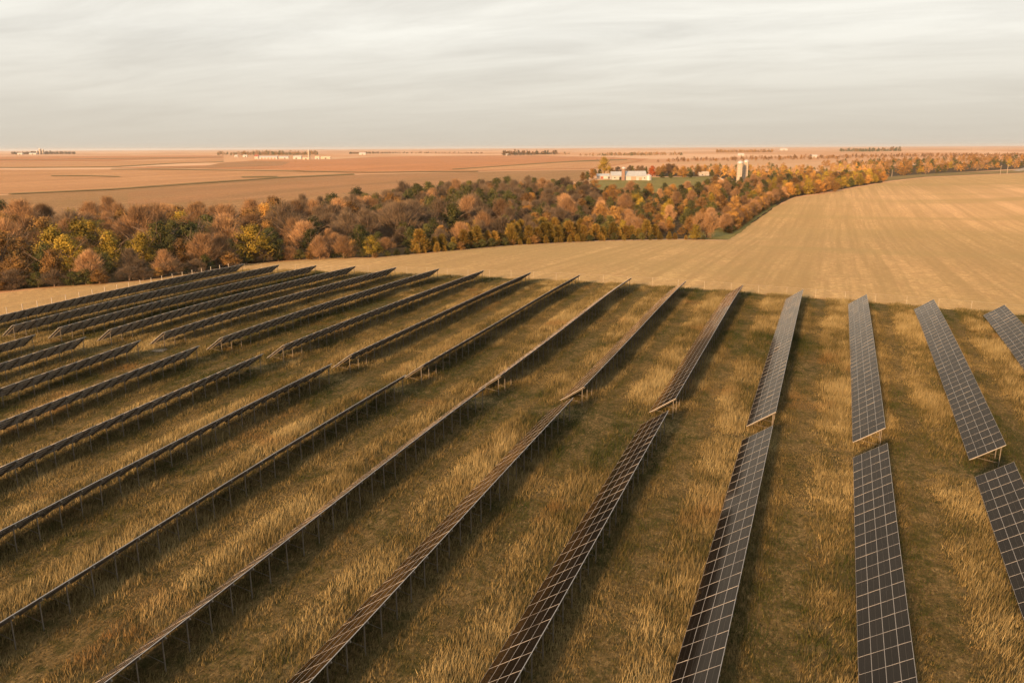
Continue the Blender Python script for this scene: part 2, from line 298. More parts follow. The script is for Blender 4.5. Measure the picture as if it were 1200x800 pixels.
class MB:
    def __init__(s): s.v = []; s.f = []; s.mi = []
    def box(s, c, size, rz=0.0, mi=0):
        n = len(s.v); cs, sn = math.cos(rz), math.sin(rz)
        for dz in (-.5, .5):
            for dx, dy in ((-.5, -.5), (.5, -.5), (.5, .5), (-.5, .5)):
                x, y = dx * size[0], dy * size[1]
                s.v.append((c[0] + x * cs - y * sn, c[1] + x * sn + y * cs, c[2] + dz * size[2]))
        for q in ((3, 2, 1, 0), (4, 5, 6, 7), (0, 1, 5, 4), (1, 2, 6, 5), (2, 3, 7, 6), (3, 0, 4, 7)):
            s.f.append(tuple(n + i for i in q)); s.mi.append(mi)
    def beam(s, a, b, wx, wz, mi=0):
        """box-section bar from a to b"""
        a, b = Vector(a), Vector(b); d = (b - a).normalized(); h = d.cross(Vector((0, 0, 1)))
        h = Vector((1, 0, 0)) if h.length < 1e-3 else h.normalized(); u = h.cross(d).normalized(); n = len(s.v)
        for p in (a, b):
            for i, j in ((-.5, -.5), (.5, -.5), (.5, .5), (-.5, .5)): s.v.append(tuple(p + h * (i * wx) + u * (j * wz)))
        for q in ((3, 2, 1, 0), (4, 5, 6, 7), (0, 1, 5, 4), (1, 2, 6, 5), (2, 3, 7, 6), (3, 0, 4, 7)):
            s.f.append(tuple(n + i for i in q)); s.mi.append(mi)
    def tube(s, pts, rad, sides=5, mi=0, cap=True):
        n0 = len(s.v); k = len(pts)
        for i, p in enumerate(pts):
            a = Vector(pts[max(0, i - 1)]); b = Vector(pts[min(k - 1, i + 1)]); d = (b - a).normalized()
            h = d.cross(Vector((0.31, 0.17, 1)) if abs(d.z) < 0.95 else Vector((1, 0, 0))).normalized(); u = h.cross(d)
            for j in range(sides):
                an = 2 * math.pi * j / sides; s.v.append(tuple(Vector(p) + (h * math.cos(an) + u * math.sin(an)) * rad[i]))
        for i in range(k - 1):
            for j in range(sides):
                a = n0 + i * sides + j; b = n0 + i * sides + (j + 1) % sides
                s.f.append((a, b, b + sides, a + sides)); s.mi.append(mi)
        if cap:
            s.f.append(tuple(n0 + j for j in range(sides))[::-1]); s.mi.append(mi)
            s.f.append(tuple(n0 + (k - 1) * sides + j for j in range(sides))); s.mi.append(mi)
    def lathe(s, prof, sides=16, c=(0, 0), mi=0):
        s.tube([(c[0], c[1], z) for r, z in prof], [max(r, 0.01) for r, z in prof], sides, mi)
    def poly(s, pts, mi=0):
        n = len(s.v); s.v += [tuple(p) for p in pts]; s.f.append(tuple(range(n, n + len(pts)))); s.mi.append(mi)
    def mesh(s, name, mats, smooth=False):
        me = bpy.data.meshes.new(name); me.from_pydata(s.v, [], s.f)
        for m in (mats if isinstance(mats, (list, tuple)) else [mats]): me.materials.append(m)
        me.polygons.foreach_set('material_index', s.mi)
        if smooth: me.polygons.foreach_set('use_smooth', np.ones(len(s.f), bool))
        me.update(); return me
    def build(s, name, mats, parent=None, loc=(0, 0, 0), smooth=False): return link(name, s.mesh(name, mats, smooth), parent, loc)
def inpoly(x, y, P):
    x = np.asarray(x); y = np.asarray(y); r = np.zeros(x.shape, bool); n = len(P)
    for i in range(n):
        (x0, y0), (x1, y1) = P[i], P[(i + 1) % n]
        if y0 == y1: continue
        r ^= ((y0 > y) != (y1 > y)) & (x < (x1 - x0) * (y - y0) / (y1 - y0) + x0)
    return r
def dense(P, step):
    o = []
    for i in range(len(P)):
        a, b = np.array(P[i]), np.array(P[(i + 1) % len(P)]); k = max(1, int(np.hypot(*(b - a)) / step))
        o += [tuple(a + (b - a) * j / k) for j in range(k)]
    return o
def sheet(name, P, step, off, mat, rag=0.0, seed=0):
    """a sheet over the ground within the outline P, its own edge, following the terrain"""
    rng = random.Random(seed); B = dense(P, step)
    if rag: B = [(x + rng.uniform(-rag, rag), y + rng.uniform(-rag, rag)) for x, y in B]
    nb = len(B); xs = [p[0] for p in B]; ys = [p[1] for p in B]
    gx, gy = np.meshgrid(np.arange(min(xs), max(xs), step), np.arange(min(ys), max(ys), step)); gx = gx.ravel(); gy = gy.ravel()
    m = inpoly(gx, gy, B); pts = [Vector(p) for p in B] + [Vector((a, b)) for a, b in zip(gx[m], gy[m])]
    vs, es, fs, *_ = delaunay_2d_cdt(pts, [], [list(range(nb))], 1, 1e-3)
    V = np.array([(v.x, v.y) for v in vs]); Z = zg(V[:, 0], V[:, 1]) + off
    me = np_mesh(name, np.column_stack([V, Z]), np.array([f for f in fs if len(f) == 3]), mat, smooth=True)
    return tag(link(name, me), kind='structure')

# ------------------------------------------------------------------ ground
def build_ground():
    hd = math.pi / 2 + TH
    an = np.concatenate([np.linspace(hd - 0.75, hd + 0.75, 360), np.linspace(hd + 0.75, hd - 0.75 + 2 * math.pi, 70)[1:-1]])
    rr = np.concatenate([[0.0, 8.0], np.geomspace(16, 42000, 280)])
    A, Rr = np.meshgrid(an, rr); X = Rr * np.cos(A); Y = Rr * np.sin(A); Z = zg(X.ravel(), Y.ravel())
    n, k = len(rr), len(an); i, j = np.meshgrid(np.arange(n - 1), np.arange(k), indexing='ij'); j2 = (j + 1) % k
    Fq = np.stack([i * k + j, (i + 1) * k + j, (i + 1) * k + j2, i * k + j2], -1).reshape(-1, 4)
    me = np_mesh('ground', np.column_stack([X.ravel(), Y.ravel(), Z]), Fq, FARMLAND, smooth=True)
    tag(link('ground', me), kind='structure')
build_ground()
def gp(*pix): return [tuple(G(x, y)[:2]) for x, y in pix]

PITCHW = 12.204                                   # row spacing
ROWV = [(i - 13 + 0.64) * PITCHW for i in range(16)]
U_NEAR0, U_GAP0, U_GAP1, MODS, MPITCH = 14.6, 91.9, 96.3, 39, 1.98
FENCE_U, FENCE_V = 182.0, -164.0
sheet('meadow', [(FENCE_V, -10), (90, -10), (90, FENCE_U - 1.5), (FENCE_V, FENCE_U - 1.5)], 6, 0.06, MEADOW)
FIELD_EDGE = [(-25, 347), (60, 337), (120, 333), (170, 329), (230, 319.5), (300, 309), (380, 303), (440, 302.5), (500, 297), (600, 288), (700, 283), (790, 281), (851, 282), (880, 262), (905, 245), (930, 232), (975, 226), (1034, 214.5), (1085, 208.5), (1200, 203.5), (1260, 201)]
FE = gp(*FIELD_EDGE)
STUB = FE + [(420, 260), (420, -40), (90.2, -40), (90.2, FENCE_U - 1.3), (FENCE_V - .2, FENCE_U - 1.3), (FENCE_V - .2, 60), (-230, 60)]
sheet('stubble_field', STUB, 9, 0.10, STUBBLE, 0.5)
wood_poly = gp((-60, 345), (60, 336), (120, 332), (170, 328), (230, 318), (300, 308), (380, 302), (440, 301.5), (500, 296), (600, 287), (700, 282), (790, 280), (851, 281), (905, 244), (930, 231), (1034, 214), (1034, 205), (900, 206), (835, 222), (760, 226), (690, 221), (600, 219), (520, 225), (420, 237), (360, 247), (300, 256), (200, 260), (120, 266), (-60, 262))
sheet('woodland_floor', wood_poly, 14, 0.05, F_FLOOR, 1.0)
sheet('farm_lawn', gp((690, 212), (760, 208), (838, 207), (850, 214), (800, 222), (760, 227), (690, 222)), 16, 0.12, F_LAWN, 2)
sheet('grass_bank', gp((800, 279), (852, 281.3), (884, 258), (910, 241), (903, 238), (868, 252), (838, 266)), 8, 0.12, F_LAWN, 1)
sheet('grass_bank', gp((1030, 213.5), (1085, 207.5), (1200, 202.6), (1200, 199), (1100, 203), (1030, 208)), 14, 0.12, F_GREEN, 1)
sheet('gravel_track', gp((1186, 200), (1230, 189), (1236, 191), (1194, 201)), 10, 0.2, F_TRACK)
# fields beyond the woodland
far = [('harvested_field', F_OLIVE, 25, [(-60, 262), (-60, 232), (20, 228), (130, 223), (250, 214.5), (330, 209), (430, 204.5), (560, 201.5), (640, 200), (690, 199.5), (690, 212), (600, 219), (520, 225), (420, 236), (300, 256), (120, 266)]),
 ('harvested_field', F_BROWN, 25, [(150, 240), (150, 226), (250, 216), (330, 210), (430, 205.4), (560, 202.5), (560, 212), (480, 220), (380, 228), (250, 236)]),
 ('harvested_field', F_PINK, 40, [(-60, 230.5), (20, 226.5), (130, 221.5), (250, 212.8), (330, 207.6), (415, 203.6), (330, 200.6), (250, 199.6), (130, 198.6), (-60, 198.6)]),
 ('harvested_field', F_ORANGE, 40, [(420, 203.4), (560, 200.6), (640, 199), (690, 198.6), (752, 189), (760, 186.2), (640, 182.5), (540, 182.6), (440, 184), (385, 187), (300, 187.6), (270, 190), (250, 193.6), (130, 196.6), (250, 198), (330, 199)]),
 ('harvested_field', F_PINK, 60, [(-60, 197), (130, 195.8), (180, 193), (262, 189.4), (262, 186.5), (130, 189.6), (-60, 190.6)]),
 ('harvested_field', F_BROWN, 60, [(170, 195.3), (240, 195), (262, 190.8), (300, 188.6), (340, 190), (330, 194), (250, 197)]),
 ('harvested_field', F_PINK, 60, [(560, 200), (640, 198.2), (690, 198), (750, 188.6), (735, 187.4), (660, 190), (600, 194), (530, 198.6)]),
 ('harvested_field', F_ORANGE, 90, [(-60, 190), (130, 189), (262, 185.8), (262, 182.5), (-60, 184)])]
for k, (nm, mt, st, pp) in enumerate(far): sheet(nm, gp(*pp), st, 0.15 + 0.05 * k, mt, 0, k)
def strip(top, th): return [(x, y + th) for x, y in top] + [(x, y - th) for x, y in reversed(top)]
for k, pp in enumerate((strip([(10, 227.8), (70, 225.2), (130, 222.3), (190, 218.4), (250, 213.8), (330, 208.3), (415, 204.4)], 0.55),
        strip([(130, 198.7), (250, 199.6), (330, 200.6), (430, 202.3), (560, 201)], 0.4),
        strip([(-60, 197), (130, 195.9), (180, 193), (262, 189.5)], 0.35),
        strip([(530, 198.8), (600, 194.2), (660, 190.2), (735, 187.5)], 0.45), strip([(60, 206.5), (105, 206.4), (140, 207.5)], 0.5), strip([(283, 208), (325, 207.5)], 0.6), strip([(-60, 188), (60, 187.2), (260, 184.4)], 0.25))):
    sheet('grass_strip', gp(*pp), 30, 0.62 + 0.03 * k, F_GREEN, 0, k)

# ------------------------------------------------------------------ solar tables
TILT = math.radians(35.0); SLW = 4.04; MW = 1.01; HI = 3.05
def edge_z(v, u): return zg(v - 1.6, u) + HI
def module_mesh():
    b = MB(); L, W_, T = MPITCH - 0.014, MW - 0.014, 0.055; f = 0.012
    # frame as a ring of four bars, glass a little below the rim, backsheet beneath
    b.box((0, -W_ / 2 + f / 2, 0), (L, f, T), mi=1); b.box((0, W_ / 2 - f / 2, 0), (L, f, T), mi=1)
    b.box((-L / 2 + f / 2, 0, 0), (f, W_ - 2 * f, T - 0.002), mi=1); b.box((L / 2 - f / 2, 0, 0), (f, W_ - 2 * f, T - 0.002), mi=1)
    x, y, z = L / 2 - f, W_ / 2 - f, T / 2 - 0.006
    b.poly([(-x, -y, z), (x, -y, z), (x, y, z), (-x, y, z)], 0)
    b.poly([(-x, y, z - 0.012), (x, y, z - 0.012), (x, -y, z - 0.012), (-x, -y, z - 0.012)], 2)
    b.box((0, -0.28, z - 0.03), (0.16, 0.1, 0.02), mi=3)
    me = b.mesh('solar_module', [PGLASS, PFRAME, PBACK, DARKO]); ul = me.uv_layers.new(name='UVMap')
    for p in me.polygons:
        for li in p.loop_indices:
            c_ = me.vertices[me.loops[li].vertex_index].co; ul.data[li].uv = (c_.x / L + 0.5, c_.y / W_ + 0.5)
    return me
MOD = module_mesh()
def arr(me):
    v = np.zeros(len(me.vertices) * 3); me.vertices.foreach_get('co', v); return v.reshape(-1, 3)
def joined_modules(name, mats4):
    V0 = arr(MOD); nv = len(V0); VV = []; FF = []; MI = []; UV = []
    f0 = [tuple(p.vertices) for p in MOD.polygons]; m0 = [p.material_index for p in MOD.polygons]
    u0 = [tuple(d.uv) for d in MOD.uv_layers[0].data]
    for k, m in enumerate(mats4):
        R3 = np.array(m.to_3x3()); VV.append(V0 @ R3.T + np.array(m.translation)); FF.append(np.array(f0) + k * nv); MI += m0; UV += u0
    me = np_mesh(name, np.concatenate(VV), np.concatenate(FF))
    for m in (PGLASS, PFRAME, PBACK, DARKO): me.materials.append(m)
    me.polygons.foreach_set('material_index', np.array(MI, np.int32)); ul = me.uv_layers.new(name='UVMap'); ul.data.foreach_set('uv', np.array(UV, np.float32).ravel())
    return me
POSTF = 0.87
def rack_meshes():
    ct, st = math.cos(TILT), math.sin(TILT)
    p = MB(); p.box((0, -0.03, -1.3), (0.085, 0.012, 2.9)); p.box((-0.037, 0.004, -1.3), (0.012, 0.056, 2.9)); p.box((0.037, 0.004, -1.3), (0.012, 0.056, 2.9))
    dx = SLW * POSTF
    r = MB(); r.beam((ct * (SLW * (1 - POSTF) - 0.12), 0.06, st * (SLW * (1 - POSTF) - 0.12)), (-ct * (dx - 0.25), 0.06, -st * (dx - 0.25)), 0.10, 0.2)
    br = MB(); br.beam((-0.05, 0.1, -2.0), (-ct * (dx - 0.7), 0.1, -st * (dx - 0.7) - 0.05), 0.035, 0.035)
    return p.mesh('post', STEEL), r.mesh('rafter', STEEL), br.mesh('brace', STEEL)
POSTM, RAFTM, BRACM = rack_meshes()
ORD = ['first', 'second', 'third', 'fourth', 'fifth', 'sixth', 'seventh', 'eighth', 'ninth', 'tenth', 'eleventh', 'twelfth', 'thirteenth', 'fourteenth', 'fifteenth', 'sixteenth']
def solar_table(i, bank):
    v = ROWV[i]; u0 = U_GAP1 if bank else U_NEAR0
    rng = random.Random(i * 7 + bank); single = (i >= 10) if bank else (i >= 7)
    root = empty('solar_table', (v - 1.6, u0, zg(v - 1.6, u0)))
    where = 'in the bank by the fence' if bank else 'in the bank across the path'
    tag(root, 'solar table %s, %s row from the woodland' % (where, ORD[i]), 'solar table', 'ground-mounted solar tables in parallel rows')
    O = Vector(root.location); us = u0 + (np.arange(MODS * 2 + 1) * MPITCH / 2); zs = edge_z(np.full(len(us), v), us)
    zs = np.convolve(np.pad(zs, 6, mode='reflect', reflect_type='odd'), np.ones(13) / 13, 'valid')
    ct, st = math.cos(TILT), math.sin(TILT); mats = []
    for k in range(MODS):
        a = 2 * k + 1; zc = zs[a]; sl = (zs[a + 1] - zs[a - 1]) / MPITCH
        eu = Vector((0, 1, sl)).normalized(); es = Vector((ct, 0, st)); nn = es.cross(eu).normalized(); es = eu.cross(nn).normalized()
        for j in range(4):
            c_ = Vector((v, us[a], zc)) - es * ((j + 0.5) * MW) + nn * 0.0
            R3 = Matrix((eu, -es, nn)).transposed() if eu.cross(-es).dot(nn) > 0 else Matrix((eu, es, nn)).transposed()
            jt = Matrix.Rotation(rng.gauss(0, 0.0035), 3, 'X') @ Matrix.Rotation(rng.gauss(0, 0.0035), 3, 'Y')
            m = (R3 @ jt).to_4x4(); m.translation = c_ - O; mats.append(m)
    if single:
        for m in mats:
            o = bpy.data.objects.new('solar_module', MOD); COL.objects.link(o); o.parent = root; o.matrix_local = m
    else:
        tag(link('module_array', joined_modules('module_array', mats), root), kind='stuff')
    for q in (0.12, 0.38, 0.62, 0.88):
        b = MB(); pts = [Vector((v - ct * SLW * q + st * 0.05, us[k], zs[k] - st * SLW * q - ct * 0.05)) - O for k in range(0, len(us), 6)]
        for a, c_ in zip(pts[:-1], pts[1:]): b.beam(a, c_, 0.05, 0.06)
        b.build('purlin', STEEL, root)
    npst = 34; 
    for k in range(npst):
        u = u0 + 0.5 + (MODS * MPITCH - 1.0) * k / (npst - 1); ze = float(np.interp(u, us, zs))
        P = Vector((v - ct * SLW * (1 - POSTF) + st * 0.16, u, ze - st * SLW * (1 - POSTF) - ct * 0.16)) - O
        for me in (POSTM, RAFTM, BRACM):
            o = bpy.data.objects.new(me.name, me); COL.objects.link(o); o.parent = root; o.location = P
for i in range(16):
    solar_table(i, 1)
    if 2 <= i <= 14: solar_table(i, 0)

# ------------------------------------------------------------------ perimeter fence
def fence(label, pts, spacing, thick):
    root = empty('wire_fence', (pts[0][0], pts[0][1], zg(*pts[0]))); tag(root, label, 'fence'); O = Vector(root.location)
    p = MB(); p.box((0, 0, 0.8), (thick, thick, 2.2)); pm = p.mesh('fence_post', FSTEEL); P = []
    for a, b in zip(pts[:-1], pts[1:]):
        L = math.hypot(b[0] - a[0], b[1] - a[1]); k = int(L / spacing)
        for j in range(k + 1): P.append((a[0] + (b[0] - a[0]) * j / k, a[1] + (b[1] - a[1]) * j / k))
    Q = [Vector((x, y, zg(x, y))) - O for x, y in P]
    for q in Q:
        o = bpy.data.objects.new('fence_post', pm); COL.objects.link(o); o.parent = root; o.location = q
    for h, r in ((1.86, 0.012), (1.4, 0.008), (1.0, 0.008), (0.5, 0.008)):
        b = MB()
        for a, c_ in zip(Q[:-1], Q[1:]): b.beam(a + Vector((0, 0, h)), c_ + Vector((0, 0, h)), r, r)
        b.build('wire', FSTEEL, root)
fence('pale wire fence between the solar tables and the stubble field', [(88, FENCE_U), (FENCE_V, FENCE_U)], 6.0, 0.03)
fence('pale wire fence between the outermost solar row and the woodland', [(FENCE_V, FENCE_U), (FENCE_V, 70)], 3.6, 0.10)

# ------------------------------------------------------------------ meadow grass
def build_grass():
    rng = np.random.default_rng(5); NC = 520000
    x = rng.uniform(FENCE_V + 0.5, 62, NC); y = rng.uniform(22, FENCE_U - 0.5, NC)
    X, Y, D = x, y, None
    p = np.stack([x, y, zg(x, y) - CAMZ], 1); d = p @ np.array(FWD); px = 600 + F * (p @ np.array(RIGHT)) / d; py = 400 - F * (p @ np.array(UP)) / d
    keep = (d > 5) & (px > -140) & (px < 1340) & (py < 900)
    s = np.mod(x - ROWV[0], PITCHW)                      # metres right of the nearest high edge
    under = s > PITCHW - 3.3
    trk = np.exp(-((s - 3.7 - 0.8 * (noise2(x, y, 40, 4) - 0.5)) / 1.25) ** 2)
    path = np.exp(-((y - 94.1 - 2.5 * (noise2(x, y, 30, 9) - 0.5)) / 1.7) ** 2)
    pat = noise2(x, y, 22, 1, 3); pat2 = np.clip(0.5 + 1.7 * (0.5 * noise2(x, y / 2.6, 2.4, 2, 3) + 0.5 * noise2(x, y / 1.5, 7, 6, 2) - 0.5), 0, 1)
    dens = 0.60 + 0.5 * (pat2 - 0.4) - 0.06 * trk - 0.2 * path - 0.15 * under
    keep &= rng.random(NC) < np.clip(dens, 0.06, 1)
    x, y, s, under, trk, path, pat, pat2 = [q[keep] for q in (x, y, s, under, trk, path, pat, pat2)]
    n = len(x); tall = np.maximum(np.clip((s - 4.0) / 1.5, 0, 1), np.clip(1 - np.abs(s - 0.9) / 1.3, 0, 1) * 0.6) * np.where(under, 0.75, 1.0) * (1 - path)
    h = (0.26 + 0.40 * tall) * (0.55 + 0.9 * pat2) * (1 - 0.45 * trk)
    # colour: 0 green .. 0.35 brown .. 0.7 gold .. 1 straw
    green = np.clip((pat - 0.51) * 5, 0, 1) * 0.58 + np.clip(1 - np.abs(s - 2.2) / 1.6, 0, 1) * 0.35 + np.clip((noise2(x, y, 9, 33, 2) - 0.62) * 6, 0, 1) * 0.35
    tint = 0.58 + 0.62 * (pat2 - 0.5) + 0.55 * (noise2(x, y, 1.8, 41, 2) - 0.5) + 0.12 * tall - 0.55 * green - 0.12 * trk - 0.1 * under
    red = noise2(x, y, 14, 12, 2)
    NB = 6; n3 = n * NB
    bx = np.repeat(x, NB) + rng.normal(0, 0.26, n3); by = np.repeat(y, NB) + rng.normal(0, 0.34, n3)
    bh = np.repeat(h, NB) * rng.uniform(0.6, 1.35, n3); bw = 0.015 + 0.028 * rng.random(n3)
    an = rng.uniform(0, math.pi, n3); lean = rng.normal(0, 0.24, (n3, 2)) * bh[:, None] + np.array([0.10, 0.05]) * bh[:, None]
    bz = np.repeat(zg(x, y), NB) + 0.03
    V = np.empty((n3, 3, 3), np.float32); cx_, sy_ = np.cos(an) * bw, np.sin(an) * bw
    V[:, 0] = np.stack([bx - cx_, by - sy_, bz], 1); V[:, 1] = np.stack([bx + cx_, by + sy_, bz], 1)
    V[:, 2] = np.stack([bx + lean[:, 0], by + lean[:, 1], bz + bh], 1)
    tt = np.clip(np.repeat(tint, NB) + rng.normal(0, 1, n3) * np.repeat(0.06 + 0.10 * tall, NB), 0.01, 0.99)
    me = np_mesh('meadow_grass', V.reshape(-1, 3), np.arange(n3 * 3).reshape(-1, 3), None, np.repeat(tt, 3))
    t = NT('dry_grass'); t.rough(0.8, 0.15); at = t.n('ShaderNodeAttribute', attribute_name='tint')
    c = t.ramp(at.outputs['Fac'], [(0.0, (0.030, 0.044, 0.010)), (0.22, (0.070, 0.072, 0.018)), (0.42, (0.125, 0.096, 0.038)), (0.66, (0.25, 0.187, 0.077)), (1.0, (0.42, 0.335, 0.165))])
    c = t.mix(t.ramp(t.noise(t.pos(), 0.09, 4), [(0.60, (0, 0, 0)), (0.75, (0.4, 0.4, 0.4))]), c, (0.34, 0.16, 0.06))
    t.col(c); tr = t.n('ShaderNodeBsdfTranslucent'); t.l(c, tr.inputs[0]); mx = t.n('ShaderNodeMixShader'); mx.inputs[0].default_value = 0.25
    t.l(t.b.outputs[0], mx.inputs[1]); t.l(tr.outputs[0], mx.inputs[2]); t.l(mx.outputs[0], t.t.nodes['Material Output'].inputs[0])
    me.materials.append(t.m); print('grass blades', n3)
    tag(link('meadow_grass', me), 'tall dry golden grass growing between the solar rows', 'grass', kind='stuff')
build_grass()

# ------------------------------------------------------------------ trees
def limbs(rng, h, rc, zc, bare, lean=0.0):
    """trunk and limbs as tapered tubes; returns builder and tip points"""
    b = MB(); tips = []; tr = 0.028 * h
    top = Vector((lean * h * 0.2, 0, h * 0.42)); mid = Vector((lean * h * 0.06, 0, h * 0.2))
    b.tube([(0, 0, -0.4), tuple(mid), tuple(top)], [tr * 1.25, tr * 0.9, tr * 0.65], 6)
    for k in range(8 if bare else 6):
        a = k * 2.4 + rng.uniform(-.4, .4); e = rng.uniform(0.35, 1.25); st = mid.lerp(top, rng.uniform(0.2, 1.0))
        L = (rc * math.cos(e) + (h - top.z) * math.sin(e)) * rng.uniform(0.7, 0.95)
        d = Vector((math.cos(a) * math.cos(e), math.sin(a) * math.cos(e), math.sin(e)))
        en = st + d * L; md = st.lerp(en, 0.5) + Vector((0, 0, 0.06 * L))
        b.tube([tuple(st), tuple(md), tuple(en)], [tr * 0.5, tr * 0.3, tr * 0.08], 4, cap=False); tips.append(en)
        for q in range(5 if bare else 2):
            f = rng.uniform(0.35, 0.9); s0 = st.lerp(md, f * 2) if f < .5 else md.lerp(en, f * 2 - 1)
            d2 = (d + Vector((rng.gauss(0, .6), rng.gauss(0, .6), rng.gauss(0.25, .4)))).normalized(); e2 = s0 + d2 * L * 0.42
            b.tube([tuple(s0), tuple(e2)], [tr * 0.2, tr * 0.04], 3, cap=False); tips.append(e2)
    return b, tips
def leaves(rng, cent, crad, nper, size, stroke=False, outward=None):
    """many small leaf faces round the cluster centres"""
    nc = len(cent); n = nc * nper; c = np.repeat(cent, nper, 0); r = np.repeat(crad, nper)
    p = c + rng.normal(0, 0.5, (n, 3)) * r[:, None] * np.array([1, 1, 0.8])
    if stroke:
        d = p - outward; d /= np.linalg.norm(d, axis=1, keepdims=True) + 1e-6; d = d + rng.normal(0, 0.35, (n, 3)) + np.array([0, 0, 0.35]); d /= np.linalg.norm(d, axis=1, keepdims=True)
        L = size[1] * rng.uniform(0.6, 1.4, n)[:, None]
        q = np.cross(d, (p - outward) * 0.4 + rng.normal(0, 0.8, (n, 3))); q /= np.linalg.norm(q, axis=1, keepdims=True) + 1e-6; q *= size[0] * rng.uniform(0.6, 1.3, n)[:, None]
        V = np.stack([p - q * 0.5, p + q * 0.5, p + d * L], 1)
        Fc = np.arange(n * 3).reshape(-1, 3); k = 3
    else:
        nn = p - outward; nn /= np.linalg.norm(nn, axis=1, keepdims=True) + 1e-6; nn = nn + rng.normal(0, 0.42, (n, 3)); a = np.cross(nn, rng.normal(0, 1, (n, 3))); a /= np.linalg.norm(a, axis=1, keepdims=True) + 1e-6; b = np.cross(nn, a); b /= np.linalg.norm(b, axis=1, keepdims=True)
        s = rng.uniform(size[0], size[1], n)[:, None]; a = a * s * 0.5; b = b * s * 0.4
        V = np.stack([p - a - b * .3, p - b, p + a + b * .3, p + b], 1); Fc = np.arange(n * 4).reshape(-1, 4); k = 4
    ti = np.clip(np.repeat(rng.uniform(0.0, 1.0, nc), nper) + rng.normal(0, 0.12, n), 0, 1)
    return V.reshape(-1, 3), Fc, np.repeat(ti, k)
def crown_mesh(kind, seed, lowpoly=1.0):
    rng = np.random.default_rng(seed); pr = random.Random(seed); h = 10.0
    if kind == 'cedar':
        nc = int(150 * lowpoly); zf = rng.random(nc) ** 0.9; a = rng.uniform(0, 6.283, nc)
        rad = 2.6 * np.clip(1 - zf, 0, 1) ** 0.85 * np.clip(0.62 + zf * 3, 0, 1) * rng.uniform(0.55, 1.1, nc)
        cent = np.stack([np.cos(a) * rad, np.sin(a) * rad, 0.4 + zf * 8.6], 1)
        return leaves(rng, cent, np.full(nc, 0.8), int(26), (0.22, 0.75), True, np.stack([np.zeros(nc), np.zeros(nc), cent[:, 2] - 0.5], 1).repeat(26, 0))
    bare = kind in ('twig', 'grey', 'fan'); rc = {'oak': 4.2, 'yellow': 3.5, 'green': 3.7, 'orange': 3.6, 'twig': 4.2, 'grey': 4.3, 'fan': 4.9}[kind]
    rc *= pr.uniform(0.82, 1.15); nl = pr.randint(9, 13); per = int((12 if bare else 10) * lowpoly + 1); C, Rr, K = [], [], []
    for q in range(nl):                                   # the crown is a heap of lobes, each its own clump of leaves
        a = q * 2.4 + pr.uniform(-.5, .5); tz = (q + 0.5) / nl; e = math.sin(math.pi * min(1, 0.22 + tz * 0.82)) ** 0.8
        lr = pr.uniform(1.5, 2.4) * (1.0 - 0.35 * tz); off = max(0, rc * e - lr * 0.75) * pr.uniform(0.6, 1.12)
        if kind == 'fan': off = rc * (0.15 + 0.8 * tz) * pr.uniform(0.5, 1.05)
        lc = np.array([math.cos(a) * off, math.sin(a) * off, 1.5 + tz * 7.2 + pr.uniform(-.6, .6)])
        d = rng.normal(0, 1, (per, 3)); d[:, 2] += 0.3; d /= np.linalg.norm(d, axis=1, keepdims=True)
        cc = lc + d * lr * rng.uniform(0.6, 1.0, (per, 1)) * np.array([1, 1, 0.85]); cc[:, 2] = np.maximum(cc[:, 2], 0.5); C.append(cc); K.append(np.repeat(lc[None], per, 0))
    cent = np.concatenate(C); core = np.concatenate(K)
    if bare:
        npr = 40 if lowpoly == 1 else 26; core = cent * np.array([0.3, 0.3, 1]) - np.array([0, 0, 2.6])
        return leaves(rng, cent, np.full(len(cent), 0.95), npr, (0.07, 1.25), True, np.repeat(core, npr, 0))
    return leaves(rng, cent, rng.uniform(0.75, 1.25, len(cent)), 44, (0.22, 0.45), False, np.repeat(core - np.array([0, 0, .4]), 44, 0))
LEAF = {'oak': L_OAK, 'yellow': L_YEL, 'green': L_GRN, 'orange': L_ORG, 'cedar': L_CED, 'twig': L_TWIG, 'grey': L_GREY, 'fan': L_TWIG, 'red': L_RED}
VAR = {}
def variants(kind, n=4):
    for k in range(n):
        sd = hash_ = sum(ord(ch) for ch in kind) * 13 + k; rng = random.Random(sd)
        V, Fc, ti = crown_mesh('orange' if kind == 'red' else kind, sd); cm = np_mesh('crown', V, Fc, LEAF[kind], ti)
        if kind == 'cedar':
            b = MB(); b.tube([(0, 0, -0.4), (0, 0, 4), (0, 0, 8.6)], [0.22, 0.14, 0.03], 6); tm = b.mesh('trunk', BARK)
        else:
            b, _ = limbs(rng, 10.0, 4.4, 6, kind in ('twig', 'grey', 'fan')); tm = b.mesh('trunk', BARK)
        VAR.setdefault(kind, []).append((tm, cm))
for k_ in ('oak', 'yellow', 'green', 'orange', 'cedar', 'twig', 'grey', 'fan', 'red'): variants(k_, 2 if k_ in ('fan', 'red') else 4)
NAME = {'oak': 'oak_tree', 'yellow': 'cottonwood_tree', 'green': 'evergreen_tree', 'orange': 'maple_tree', 'cedar': 'cedar_tree', 'twig': 'bare_tree', 'grey': 'grey_bare_tree', 'fan': 'bare_tree', 'red': 'maple_tree'}  # the grey kind is bare trees like twig, only grey-brown
COUNT = {}
def tree(kind, x, y, h, label, group=None, wide=1.0, rng=random):
    tm, cm = rng.choice(VAR[kind]); s = h / 10.0; wide = wide * (1.0 if kind in ('cedar', 'fan') else 1.14)
    o = empty(NAME[kind], (x, y, zg(x, y) - 0.05), rng.uniform(0, 6.28)); o.scale = (s * wide, s * wide, s)
    for nm, me in (('trunk', tm), ('crown', cm)):
        c_ = bpy.data.objects.new(nm, me); COL.objects.link(c_); c_.parent = o
    COUNT[kind] = COUNT.get(kind, 0) + 1
    return tag(o, label, 'tree', group)
TAKEN = []
